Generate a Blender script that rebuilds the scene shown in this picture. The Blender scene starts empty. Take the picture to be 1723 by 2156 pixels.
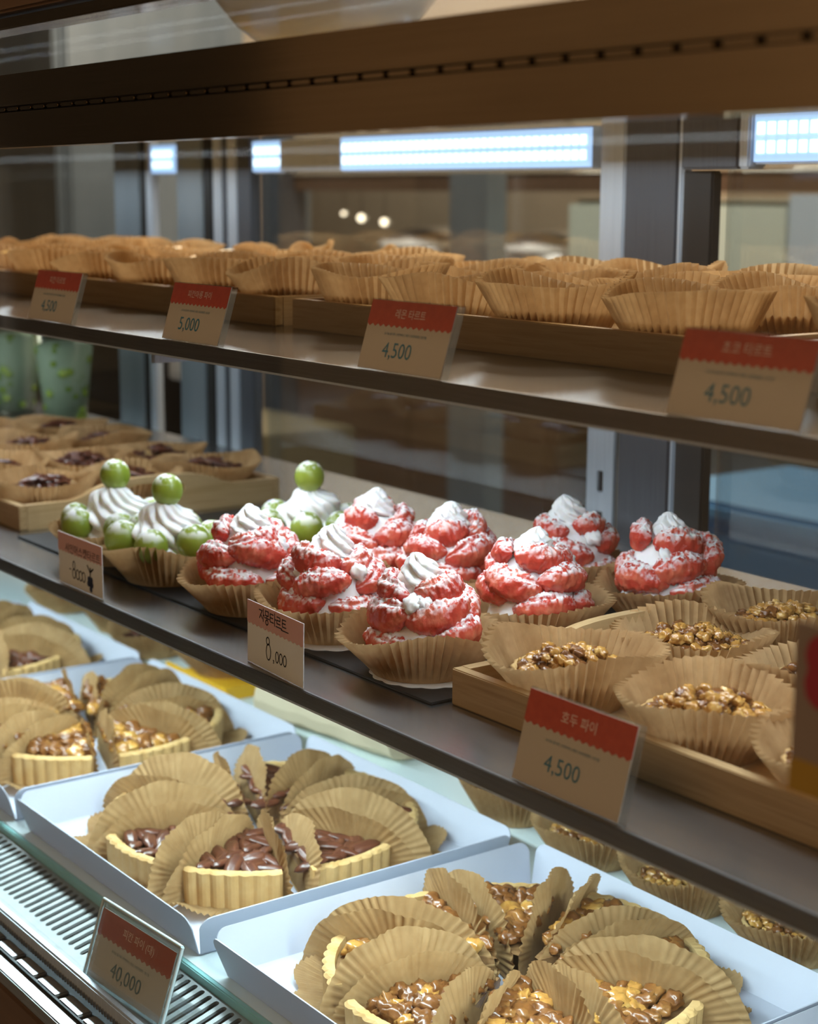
import bpy, bmesh, math, random
from mathutils import Vector, Matrix, noise
from mathutils.geometry import tessellate_polygon
PI = math.pi
S = bpy.context.scene
COL = S.collection
rnd = random.Random(7)

# ------------------------------------------------------------------ camera
yaw, pit, rol = math.radians(36.1), math.radians(10.69), math.radians(.22)
fw = Vector((-math.cos(yaw)*math.cos(pit), math.sin(yaw)*math.cos(pit), -math.sin(pit)))
rt0 = Vector((math.sin(yaw), math.cos(yaw), 0)); up0 = rt0.cross(fw)
rt = math.cos(rol)*rt0 + math.sin(rol)*up0
up = -math.sin(rol)*rt0 + math.cos(rol)*up0
cd = bpy.data.cameras.new('camera'); cam = bpy.data.objects.new('camera', cd); COL.objects.link(cam)
M = Matrix((rt, up, -fw)).transposed().to_4x4(); M.translation = (0, -.62, 1.25)
cam.matrix_world = M
cd.sensor_fit = 'HORIZONTAL'; cd.sensor_width = 36; cd.lens = 3560/1723*36
cd.clip_start = .02; cd.clip_end = 60
cd.dof.use_dof = True; cd.dof.focus_distance = 1.22; cd.dof.aperture_fstop = 9.0
S.camera = cam
# ------------------------------------------------------------------ world, lights, exposure
W = bpy.data.worlds.new('world'); S.world = W; W.use_nodes = True
W.node_tree.nodes['Background'].inputs[0].default_value = (1, .82, .62, 1)
W.node_tree.nodes['Background'].inputs[1].default_value = .05
S.view_settings.view_transform = 'Standard'; S.view_settings.look = 'None'
S.view_settings.exposure = 0; S.view_settings.gamma = 1; S.view_settings.use_curve_mapping = False
S.cycles.max_bounces = 8; S.cycles.transparent_max_bounces = 12; S.cycles.caustics_reflective = False
S.cycles.caustics_refractive = False; S.cycles.sample_clamp_indirect = 6

def area(name, loc, direction, sx, sy, power, color, spread=180):
    d = bpy.data.lights.new(name, 'AREA'); d.shape = 'RECTANGLE'; d.size = sx; d.size_y = sy
    d.energy = power; d.color = color; d.spread = math.radians(spread)
    o = bpy.data.objects.new(name, d); COL.objects.link(o); o.location = loc
    dv = Vector(direction).normalized()
    x = Vector((1, 0, 0)); z = -dv; y = z.cross(x).normalized(); x = y.cross(z)
    o.matrix_world = Matrix.Translation(loc) @ Matrix((x, y, z)).transposed().to_4x4()
    return o
COOL = (.80, .92, 1)
WARM = (1, .76, .50)
# the shop's own ceiling panels behind the customer, the kitchen's over the counter, and an added fill
area('shop_ceiling_light', (-.6, -1.9, 2.62), (0, 0, -1), 2.2, 1.0, 20, WARM)
area('case_track_light', (-1.5, .75, 2.62), (0, -.12, -1), 2.6, .15, 30, (1, .83, .57))
area('kitchen_ceiling_light', (-3.2, 1.6, 2.66), (0, 0, -1), 3.6, .5, 80, (1, .88, .74))
area('kitchen_rear_light', (-3.8, 2.85, 2.70), (0, 0, -1), 3.6, .4, 60, (1, .86, .68))  # added lamp, out of view, that brightens the kitchen's back wall
# the case's LED strips: one under each shelf, one along the rear top rail
LED_TOP = area('rear_top_led_light', (-1.35, .50, 1.30), (0, -.25, -1), 2.9, .03, 5, COOL)
LED_MID = area('upper_shelf_led_light', (-1.30, .12, 1.113), (0, .22, -1), 2.7, .025, 6.4, COOL)
LED_DECK = area('middle_shelf_led_light', (-1.25, .05, .880), (0, .12, -1), 2.4, .025, 12.5, (.72, .94, 1))

# ------------------------------------------------------------------ materials
def mat(name, base=(.5, .5, .5), rough=.6, metal=0, spec=.5, **k):
    m = bpy.data.materials.new(name); m.use_nodes = True
    b = m.node_tree.nodes['Principled BSDF']
    b.inputs['Base Color'].default_value = (*base, 1); b.inputs['Roughness'].default_value = rough
    b.inputs['Metallic'].default_value = metal; b.inputs['Specular IOR Level'].default_value = spec
    for kk, v in k.items(): b.inputs[kk.replace('_', ' ')].default_value = v
    return m
def nd(m, t, **k):
    n = m.node_tree.nodes.new(t)
    for a, v in k.items():
        if a[0] == '_': n.inputs[int(a[1:]) if a[1:].isdigit() else a[1:].replace('_', ' ')].default_value = v
        else: setattr(n, a, v)
    return n
def lk(m, a, b): m.node_tree.links.new(a, b)
def coords(m, scale=(1, 1, 1), kind='Object'):
    tc = nd(m, 'ShaderNodeTexCoord'); mp = nd(m, 'ShaderNodeMapping')
    mp.inputs['Scale'].default_value = scale; lk(m, tc.outputs[kind], mp.inputs[0]); return mp.outputs[0]
def ramp(m, fac, stops):
    r = nd(m, 'ShaderNodeValToRGB'); e = r.color_ramp.elements
    while len(e) < len(stops): e.new(.5)
    for x, (p, c) in zip(e, stops): x.position = p; x.color = (*c, 1)
    lk(m, fac, r.inputs[0]); return r.outputs[0]
def noisy(name, stops, scale=(1, 1, 1), nscale=20, detail=4, bump=0, bdist=.001, rough=.6, metal=0, spec=.5, bscale=None, **k):
    m = mat(name, stops[0][1], rough, metal, spec, **k); b = m.node_tree.nodes['Principled BSDF']
    v = coords(m, scale); n = nd(m, 'ShaderNodeTexNoise', _Scale=nscale, _Detail=detail); lk(m, v, n.inputs[0])
    lk(m, ramp(m, n.outputs[0], stops), b.inputs['Base Color'])
    if bump:
        n2 = nd(m, 'ShaderNodeTexNoise', _Scale=bscale or nscale, _Detail=3); lk(m, v, n2.inputs[0])
        bp = nd(m, 'ShaderNodeBump', _Strength=bump, _Distance=bdist); lk(m, n2.outputs[0], bp.inputs['Height']); lk(m, bp.outputs[0], b.inputs['Normal'])
    return m
def translucent(m, color, amount):
    nt = m.node_tree; b = nt.nodes['Principled BSDF']; out = nt.nodes['Material Output']
    t = nd(m, 'ShaderNodeBsdfTranslucent'); t.inputs[0].default_value = (*color, 1)
    src = b.inputs['Base Color'].links
    if src: lk(m, src[0].from_socket, t.inputs[0])
    mx = nd(m, 'ShaderNodeMixShader', _0=amount); lk(m, b.outputs[0], mx.inputs[1]); lk(m, t.outputs[0], mx.inputs[2]); lk(m, mx.outputs[0], out.inputs[0])
    return m
def clear(name, tint=(1, 1, 1), refl=.08, rough=.02):
    m = bpy.data.materials.new(name); m.use_nodes = True; nt = m.node_tree; nt.nodes.remove(nt.nodes['Principled BSDF'])
    t = nd(m, 'ShaderNodeBsdfTransparent'); t.inputs[0].default_value = (*tint, 1)
    g = nd(m, 'ShaderNodeBsdfGlossy', _Roughness=rough)
    lw = nd(m, 'ShaderNodeLayerWeight', _Blend=.35); mu = nd(m, 'ShaderNodeMath', operation='MULTIPLY'); mu.inputs[1].default_value = refl*4
    lk(m, lw.outputs['Fresnel'], mu.inputs[0])
    mx = nd(m, 'ShaderNodeMixShader'); lk(m, mu.outputs[0], mx.inputs[0]); lk(m, t.outputs[0], mx.inputs[1]); lk(m, g.outputs[0], mx.inputs[2])
    lk(m, mx.outputs[0], nt.nodes['Material Output'].inputs[0]); return m
def sugar(m, lo=.15, hi=.75, nscale=160, amount=1.0):
    """icing sugar dusted from above: it lies on the faces that look up"""
    b = m.node_tree.nodes['Principled BSDF']
    ge = nd(m, 'ShaderNodeNewGeometry'); sp = nd(m, 'ShaderNodeSeparateXYZ'); lk(m, ge.outputs['Normal'], sp.inputs[0])
    mr = nd(m, 'ShaderNodeMapRange'); mr.inputs[1].default_value = lo; mr.inputs[2].default_value = hi; lk(m, sp.outputs[2], mr.inputs[0])
    n = nd(m, 'ShaderNodeTexNoise', _Scale=nscale, _Detail=3); lk(m, coords(m), n.inputs[0])
    n2 = nd(m, 'ShaderNodeMapRange'); n2.inputs[1].default_value = .41; n2.inputs[2].default_value = .52; lk(m, n.outputs[0], n2.inputs[0])
    ad = nd(m, 'ShaderNodeMath', operation='MULTIPLY'); lk(m, mr.outputs[0], ad.inputs[0]); lk(m, n2.outputs[0], ad.inputs[1])
    sc = nd(m, 'ShaderNodeMath', operation='MULTIPLY'); lk(m, ad.outputs[0], sc.inputs[0]); sc.inputs[1].default_value = amount
    mx = nd(m, 'ShaderNodeMix', data_type='RGBA'); lk(m, sc.outputs[0], mx.inputs[0])
    old = b.inputs['Base Color']
    if old.links: lk(m, old.links[0].from_socket, mx.inputs[6])
    else: mx.inputs[6].default_value = old.default_value
    mx.inputs[7].default_value = (.93, .93, .93, 1); lk(m, mx.outputs[2], b.inputs['Base Color'])
    ro = nd(m, 'ShaderNodeMapRange'); ro.inputs[3].default_value = b.inputs['Roughness'].default_value; ro.inputs[4].default_value = .9
    lk(m, sc.outputs[0], ro.inputs[0]); lk(m, ro.outputs[0], b.inputs['Roughness'])
    return m
MT = {}
MT['paper'] = translucent(noisy('brown_baking_paper', [(.3, (.42, .25, .105)), (.7, (.52, .33, .15))], nscale=90, bump=.15, bdist=.0006, rough=.65, spec=.3), (.5, .32, .14), .42)
MT['paper_cup'] = translucent(noisy('brown_cup_paper', [(.3, (.50, .31, .14)), (.7, (.61, .40, .195))], nscale=120, bump=.12, bdist=.0005, rough=.7, spec=.25), (.6, .4, .2), .38)
MT['wood'] = noisy('pale_bamboo', [(.3, (.44, .28, .12)), (.55, (.54, .365, .18)), (.75, (.38, .23, .09))], scale=(3, 40, 60), nscale=3, detail=5, rough=.42, bump=.05)
MT['wood_side'] = noisy('pale_bamboo_end', [(.3, (.44, .28, .12)), (.55, (.54, .365, .18)), (.75, (.38, .23, .09))], scale=(40, 3, 60), nscale=3, detail=5, rough=.42, bump=.05)
MT['steel'] = noisy('brushed_steel', [(.3, (.42, .42, .42)), (.7, (.52, .52, .52))], scale=(2, 160, 160), nscale=5, rough=.30, metal=.9)
MT['shelf_steel'] = noisy('hairline_shelf_steel', [(.3, (.31, .30, .285)), (.7, (.41, .395, .38))], scale=(3, 300, 300), nscale=6, rough=.27, metal=1)
MT['shelf_bronze'] = noisy('hairline_bronze_shelf_steel', [(.3, (.065, .048, .025)), (.7, (.10, .075, .04))], scale=(3, 300, 300), nscale=6, rough=.20, metal=1)  # same steel for the upper shelf; tray shade and warm reflection in its colour
MT['edge_steel'] = noisy('shelf_edge_steel', [(.3, (.17, .16, .15)), (.7, (.21, .20, .19))], scale=(3, 200, 200), nscale=6, rough=.4, metal=1)
MT['bronze'] = noisy('bronze_tinted_steel', [(.3, (.52, .42, .30)), (.7, (.60, .49, .36))], scale=(2, 260, 260), nscale=5, rough=.12, metal=1)
MT['dark'] = mat('black_plastic', (.012, .012, .012), .45)
MT['dark_metal'] = noisy('dark_grey_steel', [(.3, (.095, .105, .125)), (.7, (.14, .155, .18))], scale=(200, 200, 2), nscale=4, rough=.35, metal=.5)
MT['alu'] = noisy('aluminium', [(.3, (.54, .61, .70)), (.7, (.66, .73, .81))], scale=(160, 160, 2), nscale=4, rough=.32, metal=.4)
MT['grille'] = noisy('grey_vent_steel', [(.3, (.27, .285, .28)), (.7, (.33, .345, .34))], nscale=60, rough=.45, metal=.35)
MT['white_card'] = translucent(mat('white_box_card', (.60, .62, .71), .45), (.7, .75, .84), .15)
MT['deck'] = mat('white_deck_glass', (.84, .97, .99), .30, 0, .3)
MT['glass_edge'] = mat('teal_glass_edge', (.34, .68, .66), .10)
MT['card'] = mat('cream_price_card', (.62, .53, .42), .55)
MT['card_white'] = mat('off_white_price_card', (.86, .83, .77), .55)
MT['red'] = noisy('red_print', [(.35, (.52, .055, .022)), (.7, (.60, .075, .03))], nscale=200, rough=.5)
MT['pink'] = mat('pink_print', (.74, .40, .34), .55)
MT['teal'] = mat('teal_print', (.035, .19, .27), .5)
MT['whiteprint'] = mat('pale_print', (.92, .72, .62), .5)
MT['ink'] = mat('black_ink', (.012, .010, .012), .5)
MT['navy'] = mat('navy_ink', (.012, .022, .07), .5)
MT['acrylic'] = clear('clear_acrylic', (.96, .98, .98), .10)
MT['glass'] = clear('front_glass', (.985, .985, .98), .035)
MT['rearglass'] = clear('rear_glass', (.90, .94, .96), .10)
MT['cream'] = noisy('whipped_cream', [(.3, (.87, .86, .84)), (.7, (.91, .90, .89))], nscale=220, bump=.25, bdist=.0008, rough=.5, spec=.35, Subsurface_Weight=.25, Subsurface_Radius=(.004, .003, .002), Subsurface_Scale=1)
gm = noisy('grapefruit_flesh', [(.28, (.43, .028, .018)), (.5, (.57, .065, .04)), (.75, (.74, .21, .12))], nscale=70, detail=5, bump=.6, bdist=.0012, bscale=300, rough=.26, Subsurface_Weight=.18, Subsurface_Radius=(.006, .0016, .0012), Subsurface_Scale=1)
MT['grapefruit'] = sugar(gm, .22, .82, 230, .96)
MT['grape'] = sugar(noisy('green_grape_skin', [(.3, (.17, .235, .018)), (.7, (.29, .35, .04))], nscale=50, rough=.36, Subsurface_Weight=.4, Subsurface_Radius=(.004, .004, .001), Subsurface_Scale=1), .34, .80, 150, .92)
MT['grape_far'] = noisy('green_grape_wet', [(.3, (.25, .42, .04)), (.7, (.42, .55, .10))], nscale=30, rough=.2)
MT['crust'] = noisy('shortcrust', [(.3, (.50, .30, .11)), (.6, (.60, .40, .175)), (.8, (.43, .23, .08))], nscale=45, bump=.3, bdist=.001, bscale=300, rough=.75, spec=.2)
MT['filling'] = noisy('nut_filling', [(.3, (.12, .055, .022)), (.6, (.27, .15, .065)), (.8, (.36, .23, .11))], nscale=120, bump=.6, bdist=.0015, rough=.35)
MT['pecan'] = noisy('pecan', [(.3, (.055, .016, .008)), (.6, (.115, .034, .016)), (.8, (.20, .075, .035))], scale=(20, 140, 60), nscale=2, bump=.5, bdist=.0008, rough=.36, Coat_Weight=.2, Coat_Roughness=.2)
MT['walnut'] = noisy('glazed_walnut', [(.25, (.085, .026, .008)), (.5, (.21, .078, .018)), (.75, (.38, .18, .05))], nscale=75, bump=.45, bdist=.0012, bscale=260, rough=.30, Coat_Weight=.3, Coat_Roughness=.12)
MT['walnut_pale'] = noisy('pale_glazed_walnut', [(.25, (.22, .085, .02)), (.5, (.40, .20, .05)), (.75, (.60, .38, .13))], nscale=75, bump=.45, bdist=.0012, bscale=260, rough=.26, Coat_Weight=.5, Coat_Roughness=.12)
MT['walnut_gold'] = noisy('golden_glazed_walnut', [(.25, (.24, .085, .018)), (.5, (.50, .25, .055)), (.75, (.70, .46, .15))], nscale=85, bump=.45, bdist=.001, bscale=300, rough=.24, Coat_Weight=.5, Coat_Roughness=.12)
MT['custard'] = noisy('custard', [(.3, (.80, .50, .15)), (.7, (.86, .60, .24))], nscale=30, rough=.4)
MT['choco'] = mat('chocolate', (.07, .03, .015), .35)
MT['kraft'] = translucent(mat('cream_kraft', (.78, .66, .46), .7), (.8, .65, .4), .2)
MT['yellow'] = mat('yellow_paper', (.85, .46, .02), .6)
MT['wallp'] = noisy('beige_wall', [(.3, (.46, .37, .27)), (.7, (.52, .43, .32))], nscale=2, rough=.8)
MT['brownp'] = noisy('dark_brown_wood', [(.3, (.10, .055, .03)), (.7, (.15, .085, .05))], scale=(1, 1, 12), nscale=4, rough=.5)
MT['shopwood'] = noisy('shop_wall_wood', [(.3, (.56, .40, .25)), (.7, (.66, .49, .32))], scale=(1, 1, 6), nscale=3, rough=.6)
MT['floor'] = noisy('grey_tile', [(.3, (.16, .14, .12)), (.7, (.22, .20, .17))], nscale=3, rough=.4)
MT['ceil'] = mat('ceiling_paint', (.45, .42, .38), .8)
MT['palegreen'] = mat('pale_grey_green_enamel', (.66, .73, .64), .4)
MT['bluewhite'] = mat('pale_blue_enamel', (.55, .66, .78), .4)
MT['bluebin'] = mat('blue_plastic', (.06, .19, .36), .4)
MT['navyblue'] = mat('dark_blue_plastic', (.02, .045, .09), .4)
MT['olive'] = noisy('olive_board', [(.3, (.15, .13, .075)), (.7, (.19, .165, .10))], nscale=6, rough=.7)
MT['beige'] = mat('beige_post', (.60, .47, .33), .6)
MT['bluesteel'] = noisy('blue_grey_steel', [(.3, (.21, .255, .29)), (.7, (.29, .335, .37))], scale=(6, 6, 1), nscale=2, rough=.35, metal=.3)
MT['topglass'] = clear('case_top_glass', (.95, .96, .96), .004)
MT['cupplastic'] = clear('clear_cup', (.90, .96, .92), .12)
MT['milk'] = mat('pale_green_pulp', (.66, .80, .58), .5)
MT['gold'] = mat('gold_rim', (.75, .55, .22), .2, 1)
MT['white'] = mat('white_porcelain', (.82, .82, .80), .25)
MT['ochre'] = mat('ochre_print', (.36, .20, .02), .5)
MT['maroon'] = mat('maroon_print', (.30, .02, .035), .5)
MT['flowercard'] = mat('flower_card', (.24, .17, .13), .5)
def emis(name, c, s):
    m = bpy.data.materials.new(name); m.use_nodes = True; b = m.node_tree.nodes['Principled BSDF']
    b.inputs['Base Color'].default_value = (*c, 1); b.inputs['Emission Color'].default_value = (*c, 1); b.inputs['Emission Strength'].default_value = s; return m
MT['led'] = emis('led_glow', (.66, .86, 1), 2.4)
MT['ledlens'] = emis('led_lens', (.36, .58, .92), 1.15)
MT['bulb'] = emis('warm_bulb', (1, .80, .55), 7)

# ------------------------------------------------------------------ mesh helpers
class MB:
    def __init__(s): s.v = []; s.f = []
    def add(s, vs, fs):
        o = len(s.v); s.v += [tuple(x) for x in vs]; s.f += [tuple(i+o for i in f) for f in fs]; return s
    def box(s, x0, x1, y0, y1, z0, z1):
        return s.add([(x0,y0,z0),(x1,y0,z0),(x1,y1,z0),(x0,y1,z0),(x0,y0,z1),(x1,y0,z1),(x1,y1,z1),(x0,y1,z1)],
                     [(0,3,2,1),(4,5,6,7),(0,1,5,4),(1,2,6,5),(2,3,7,6),(3,0,4,7)])
    def grid(s, fn, nu, nv, cu=False, cv=False, flip=False):
        """fn(i/nu, j/nv)"""
        U = nu if cu else nu+1; V = nv if cv else nv+1
        vs = [fn(i/nu, j/nv) for i in range(U) for j in range(V)]
        fs = []
        for i in range(nu):
            for j in range(nv):
                a, b = i % U, (i+1) % U; c, d = j % V, (j+1) % V
                q = (a*V+c, b*V+c, b*V+d, a*V+d); fs.append(q[::-1] if flip else q)
        return s.add(vs, fs)
    def lathe(s, prof, n=32, fn=None):
        def g(u, t):
            k = round(t*(len(prof)-1)); r, z = prof[k]; a = u*2*PI
            if fn: r, z = fn(r, z, a, k)
            return (r*math.cos(a), r*math.sin(a), z)
        return s.grid(g, n, len(prof)-1, cu=True)
    def poly(s, outer, holes, axis, t0, t1):
        """extrude a 2-D outline with holes along an axis: 'x' takes (y,z), 'y' takes (x,z), 'z' takes (x,y)"""
        loops = [outer]+list(holes)
        flat = [p for l in loops for p in l]
        tris = tessellate_polygon([[Vector((p[0], p[1], 0)) for p in l] for l in loops])
        def P(p, t): return {'x': (t, p[0], p[1]), 'y': (p[0], t, p[1]), 'z': (p[0], p[1], t)}[axis]
        n = len(flat); vs = [P(p, t0) for p in flat]+[P(p, t1) for p in flat]
        fs = [tuple(t) for t in tris]+[tuple(i+n for i in t[::-1]) for t in tris]
        o = 0
        for l in loops:
            k = len(l)
            for i in range(k): a, b = o+i, o+(i+1) % k; fs.append((a, b, b+n, a+n))
            o += k
        return s.add(vs, fs)
    def mesh(s, name, m=None, smooth=False, bevel=0, fixn=True):
        me = bpy.data.meshes.new(name); me.from_pydata(s.v, [], s.f)
        if fixn or bevel:
            bm = bmesh.new(); bm.from_mesh(me)
            if bevel: bmesh.ops.bevel(bm, geom=[e for e in bm.edges if len(e.link_faces) == 2 and e.calc_face_angle(0) > .6], offset=bevel, segments=2, affect='EDGES', clamp_overlap=True)
            if fixn: bmesh.ops.recalc_face_normals(bm, faces=bm.faces)
            bm.to_mesh(me); bm.free()
        if smooth: me.polygons.foreach_set('use_smooth', [True]*len(me.polygons))
        if m: me.materials.append(MT[m] if isinstance(m, str) else m)
        me.update(); return me
def ob(name, me, parent=None, loc=(0,0,0), rot=(0,0,0), sc=(1,1,1), **props):
    o = bpy.data.objects.new(name, me); COL.objects.link(o)
    if parent: o.parent = parent
    o.location = loc; o.rotation_euler = rot; o.scale = sc if hasattr(sc, '__len__') else (sc, sc, sc)
    for k, v in props.items(): o[k] = v
    return o
def thing(name, label, cat, loc=(0,0,0), rotz=0, group=None, rot=None):
    o = ob(name, None, None, loc, rot or (0, 0, rotz)); o.empty_display_size = .02
    o['label'] = label; o['category'] = cat
    if group: o['group'] = group
    return o
def bx(name, m, x0, x1, y0, y1, z0, z1, parent=None, bevel=0, **p):
    return ob(name, MB().box(x0, x1, y0, y1, z0, z1).mesh(name, m, bevel=bevel), parent, **p)
def struct(name, m, *d): return bx(name, m, *d, kind='structure')
def tube(mb, pts, r, n=8):
    P = [Vector(p) for p in pts]
    def g(u, t):
        k = round(u*(len(P)-1)); d = (P[min(k+1, len(P)-1)]-P[max(k-1, 0)]).normalized()
        a = d.cross(Vector((0, 0, 1)) if abs(d.z) < .9 else Vector((1, 0, 0))).normalized(); b = d.cross(a)
        return P[k]+(a*math.cos(t*2*PI)+b*math.sin(t*2*PI))*r
    mb.grid(g, len(P)-1, n, cv=True)
    for k in (0, len(P)-1): mb.add([g(k/(len(P)-1), t/n) for t in range(n)], [tuple(range(n))])
    return mb

# ------------------------------------------------------------------ room shell
struct('floor', 'floor', -9, 1.8, -3.2, 3.2, -.05, 0)
struct('ceiling', 'ceil', -9, 1.8, -3.2, 3.2, 2.75, 2.8)
struct('wall_back', 'wallp', -9, 1.8, 3.2, 3.28, 0, 2.75)
struct('wall_front', 'shopwood', -9, 1.8, -3.28, -3.2, 0, 2.75)
struct('wall_left', 'shopwood', -9.08, -9, -3.2, 3.2, 0, 2.75)
struct('wall_right', 'wallp', 1.8, 1.88, -3.2, 3.2, 0, 2.75)

# ------------------------------------------------------------------ display case body
X0, X1 = -3.05, .22
DECK, MIDZ, UPZ = .655, .903, 1.137
RY = .57
case = thing('display_case', 'long glass fronted pastry display case with steel rails and bronze fascia', 'display case', (0, 0, 0))
bx('plinth', 'brownp', X0, X1, -.10, .60, 0, .56, case)
bx('front_panel', 'brownp', X0, X1, -.139, -.104, .02, .622, case, bevel=.002)
bx('deck_tray', 'dark_metal', X0, X1, -.028, .60, .56, .640, case)
ob('deck_glass', MB().box(X0, X1, -.026, .56, .641, .6545).mesh('deck_glass', 'deck'), case)
bx('glass_edge', 'glass_edge', X0, X1, -.0315, -.0262, .642, .655, case, bevel=.001)
# vent grille in the deck front: slotted sheet over a dark duct
bx('vent_duct', 'dark', X0, X1, -.098, -.032, .57, .605, case)
def stadium(cx, cy, L, w, slant, n=4):
    pts = []
    for s in (1, -1):
        for k in range(n+1):
            a = (0 if s > 0 else PI)+k/n*PI
            px, py = w/2*math.cos(a), w/2*math.sin(a)+s*(L/2-w/2)
            pts.append((cx+px+slant*py, cy+py))
    return pts
vg = MB(); pitch = .0111; x = -1.95
while x < -.35:
    n = 12; xe = x+n*pitch
    sl = -.40; y0, y1 = -.100, -.0318
    out = [(x+sl*(y0+.06), y0), (xe+sl*(y0+.06), y0), (xe+sl*(y1+.06), y1), (x+sl*(y1+.06), y1)]
    vg.poly(out, [stadium(x+(k+.5)*pitch, -.060, .050, .0060, sl) for k in range(n)], 'z', .6455, .648)
    x = xe
ob('vent_grille', vg.mesh('vent_grille', 'grille'), case)
bx('vent_lip', 'alu', X0, X1, -.108, -.101, .640, .654, case, bevel=.0015)
# lower piano hinge of the tilting front glass
hg = MB()
k = 0; x = -2.0
while x < -.5:
    hg.box(x, x+.0345, -.1235, -.1105, .6338, .6375); x += .041
ob('hinge_knuckles', hg.mesh('hinge_knuckles', 'steel', bevel=.0012), case)
bx('hinge_leaf', 'steel', X0, X1, -.137, -.109, .622, .634, case, bevel=.001)
bx('hinge_pin', 'dark', X0, X1, -.1245, -.1225, .6338, .6366, case)
rl = MB(); x = -1.6
while x < -.6:
    rl.box(x, x+.0022, -.1092, -.1080, .6402, .6445); x += .0047
ob('hinge_teeth', rl.mesh('hinge_teeth', 'steel'), case)
# front glass, fascia with its piano hinge, header
ob('front_glass', MB().box(X0, X1, -.1075, -.1035, .642, 1.281).mesh('front_glass', 'glass'), case)
bx('fascia', 'bronze', X0, X1, -.112, -.094, 1.2815, 1.3065, case, bevel=.001)
bx('fascia_upper', 'bronze', X0, X1, -.108, -.094, 1.3115, 1.334, case, bevel=.001)
bx('fascia_groove', 'dark', X0, X1, -.1005, -.096, 1.3062, 1.3128, case)
fk = MB(); x = -1.9
while x < .1:
    fk.box(x, x+.0192, -.1140, -.104, 1.3072, 1.3097); x += .0228
ob('fascia_hinge', fk.mesh('fascia_hinge', 'bronze', bevel=.0008), case)
ob('upper_glass', MB().box(X0, X1, -.105, -.101, 1.334, 1.364).mesh('upper_glass', 'glass'), case)
bx('header_rail', 'bronze', X0, X1, -.116, -.09, 1.364, 1.372, case, bevel=.001)
bx('header_beam', 'brownp', X0, X1, -.122, -.09, 1.3745, 1.43, case, bevel=.002)
ob('top_glass', MB().box(X0, X1, -.09, .60, 1.378, 1.385).mesh('top_glass', 'topglass'), case)
for x in (X0, X1-.006): ob('side_glass', MB().box(x, x+.006, -.095, .565, .66, 1.376).mesh('side_glass', 'rearglass'), case)
# rear frame
def post(name, m, x0, x1, z0=.56, z1=1.378, y0=RY, y1=RY+.014): return bx(name, m, x0, x1, y0, y1, z0, z1, case, bevel=.002)
post('rear_post', 'alu', -1.305, -1.268, 1.02)
post('rear_post', 'dark_metal', -1.2675, -1.194)
post('post_trim', 'alu', -1.1935, -1.1865)
post('door_gasket', 'dark', -1.1865, -1.147, .56, 1.272)
post('rail_bracket', 'dark_metal', -1.18, -1.107, 1.273, 1.36, RY-.01)
post('rail_bracket_trim', 'alu', -1.1065, -1.093, 1.273, 1.36, RY-.01)
post('rear_post', 'bluesteel', -2.405, -2.32)
post('rear_post', 'dark', -2.319, -2.302)
post('post_trim', 'alu', -2.301, -2.283)
post('rear_post', 'bluesteel', -2.205, -2.128)
post('rear_post', 'dark', -2.127, -2.103)
post('rear_post', 'alu', -2.10, -2.075); post('post_trim', 'dark_metal', -2.0745, -2.062); post('rear_post', 'alu', -2.061, -2.035)
post('rear_post', 'dark_metal', -2.034, -1.995)
bx('rear_bottom_rail', 'alu', X0, X1, RY, RY+.05, .66, .70, case)
ob('rear_glass', MB().box(-1.99, -1.31, RY+.018, RY+.022, .70, 1.36).mesh('rear_glass', 'rearglass'), case)
ob('rear_glass', MB().box(-3.0, -2.41, RY+.018, RY+.022, .70, 1.36).mesh('rear_glass', 'rearglass'), case)
ob('rear_glass', MB().box(-1.145, .2, RY+.018, RY+.022, .70, 1.36).mesh('rear_glass', 'rearglass'), case)
# slotted shelf standard
std = MB().poly([(-1.309, .56), (-1.269, .56), (-1.269, 1.02), (-1.309, 1.02)],
                [[(-1.293, z), (-1.284, z), (-1.284, z+.022), (-1.293, z+.022)] for z in [.60+.043*i for i in range(9)]], 'y', RY-.004, RY)
ob('slotted_standard', std.mesh('slotted_standard', 'alu'), case)
bx('standard_back', 'dark', -1.306, -1.272, RY+.001, RY+.004, .57, 1.01, case)
# LED fixtures, and front bars built as the LED's reflection in the rear glass; the light itself is the strip's lamp above
def led_bar(label, x0, x1, y, z0, z1, facing, cells=0):
    t = thing('led_strip_light', label, 'light', ((x0+x1)/2, y, z0), group=None)
    L = (x1-x0)/2; h = z1-z0
    if facing == 'front':
        bx('housing', 'alu', -L, L, .002, .02, -.002, h+.002, t)
        bx('lens', 'ledlens', -L, L, -.001, .002, 0, h, t)
        c = MB(); x = -L+.004
        while x < L-.01:
            for zz in (.13, .52): c.box(x, x+.0085, -.0022, -.0012, zz*h+.002, (zz+.30)*h)
            x += .0125
    else:
        bx('housing', 'alu', -L, L, -.014, .014, .004, .009, t)
        bx('lens', 'ledlens', -L, L, -.012, .012, .002, .004, t)
        c = MB(); x = -L+.004
        while x < L-.01: c.box(x, x+.008, -.006, .006, .0012, .002); x += .0125
    o = ob('led_cells', c.mesh('led_cells', 'led'), t); o['kind'] = 'stuff'
    return t
led_bar('long white LED strip glowing along rear top rail left of the slotted post', -1.768, -1.312, RY-.006, 1.277, 1.316, 'front')
led_bar('short LED strip glowing behind the silver posts at far left', -2.282, -2.208, RY+.002, 1.277, 1.316, 'front')
led_bar('small LED strip piece between the silver posts and beige column', -1.992, -1.915, RY+.002, 1.277, 1.316, 'front')
led_bar('LED strip glowing at the top right beside the dark bracket', -1.09, -.2, RY-.006, 1.279, 1.322, 'front')
bx('rail_cover', 'alu', -1.914, -1.77, RY-.004, RY+.01, 1.277, 1.316, case)

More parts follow.
